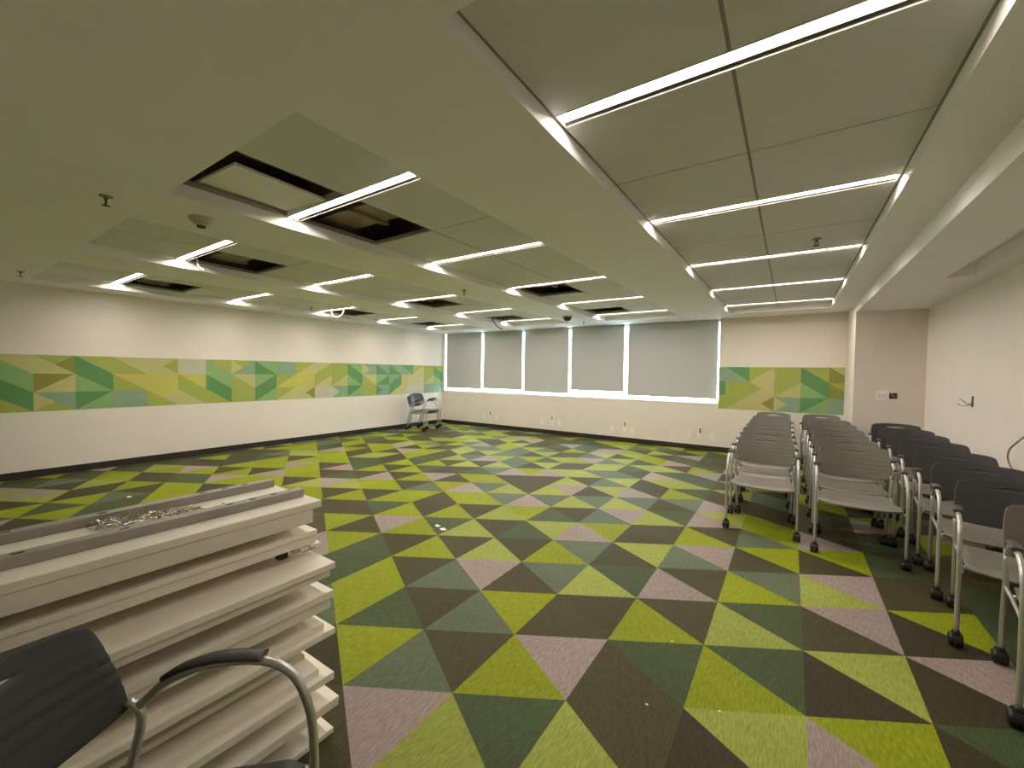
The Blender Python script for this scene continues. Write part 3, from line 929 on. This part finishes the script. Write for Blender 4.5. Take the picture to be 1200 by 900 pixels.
# cables hanging out of the open ceiling
bm = bmesh.new(); tube(bm, [(-5.46, 7.30, 3.195), (-5.46, 7.33, 2.80), (-5.47, 7.35, 2.66), (-5.42, 7.36, 2.57), (-5.33, 7.38, 2.47), (-5.24, 7.40, 2.43)], 0.011, 8, sub=5)
tag(obj('cable', bm, M_dark), 'black cable hanging from the far opening before the window', 'cable')
bm = bmesh.new(); tube(bm, [(-7.62, 4.86, 2.78), (-7.60, 4.87, 2.62), (-7.50, 4.87, 2.545), (-7.36, 4.88, 2.545), (-7.26, 4.89, 2.62), (-7.22, 4.90, 2.80)], 0.012, 8, sub=5)
tag(obj('cable', bm, M_plate), 'white cable looping down from an opening near the left wall', 'cable')
bm = bmesh.new(); tube(bm, [(-5.44, 1.86, 2.80), (-5.43, 1.87, 2.66), (-5.40, 1.88, 2.60), (-5.33, 1.90, 2.565)], 0.010, 8, sub=5)
tag(obj('cable', bm, M_plate), 'short white cable end beside the nearest light of the second recess', 'cable')
bm = bmesh.new(); tube(bm, [(-7.55, 8.72, 0.009), (-7.30, 8.35, 0.009), (-7.02, 8.12, 0.009), (-6.85, 8.02, 0.009), (-6.78, 8.18, 0.009), (-7.0, 8.42, 0.009)], 0.009, 8, sub=6)
tag(obj('cable', bm, M_cable), 'grey cable lying on the carpet by the corner chairs', 'cable')

# scraps on the carpet
def scrap(x, y, s, label, seed):
    r = random.Random(seed)
    bm = bmesh.new()
    n = 7
    top, bot = [], []
    for k in range(n):
        a = 2 * PI * k / n
        rr = s * r.uniform(0.6, 1.1)
        z = 0.002 + r.uniform(0, s * 0.25)
        top.append(bm.verts.new((rr * math.cos(a), rr * math.sin(a) * 0.6, z + 0.001)))
        bot.append(bm.verts.new((rr * math.cos(a), rr * math.sin(a) * 0.6, z)))
    bm.faces.new(top); bm.faces.new(list(reversed(bot)))
    for k in range(n):
        bm.faces.new((bot[k], bot[(k + 1) % n], top[(k + 1) % n], top[k]))
    o = obj('paper_scrap', bm, M_paper)
    o.location = (x, y, 0)
    tag(o, label, 'scrap', 'paper scraps on the carpet')
scrap(-2.79, 2.90, 0.040, 'white paper scrap on a dark green tile, left one of a close pair', 1)
scrap(-2.68, 2.865, 0.048, 'white paper scrap on a dark green tile, right one of a close pair', 2)
scrap(-0.50, 1.875, 0.010, 'tiny white crumb on the large brown carpet area', 3)
scrap(-0.51, 2.405, 0.008, 'tiny white crumb on the edge of a lime tile, middle of the floor', 4)
scrap(-0.222, 2.022, 0.008, 'tiny white crumb on the wide lime parallelogram', 5)
scrap(-6.27, 1.48, 0.05, 'pale scrap on the carpet near the left wall, behind the panel stack', 6)

# ------------------------------------------------------------------ camera
cam = bpy.data.cameras.new('camera')
cam.sensor_width = 36.0
cam.lens = 36.0 * 485.69 / 1200
cam.clip_start = 0.02
co = link(bpy.data.objects.new('camera', cam))
r = Vector((0.83004526, 0.55754229, 0.01309412))
u = Vector((-0.0270343, 0.01677399, 0.99949376))
f = Vector((-0.5570404, 0.82997905, -0.02899594))
m = Matrix(((r.x, u.x, -f.x, 0), (r.y, u.y, -f.y, 0), (r.z, u.z, -f.z, 1.5), (0, 0, 0, 1)))
co.matrix_world = m
SC.camera = co

SC.view_settings.view_transform = 'Standard'
SC.view_settings.look = 'None'
SC.view_settings.gamma = 1.0
SC.view_settings.exposure = 0.16
SC.view_settings.use_curve_mapping = False
SC.cycles.max_bounces = 12
SC.cycles.diffuse_bounces = 8
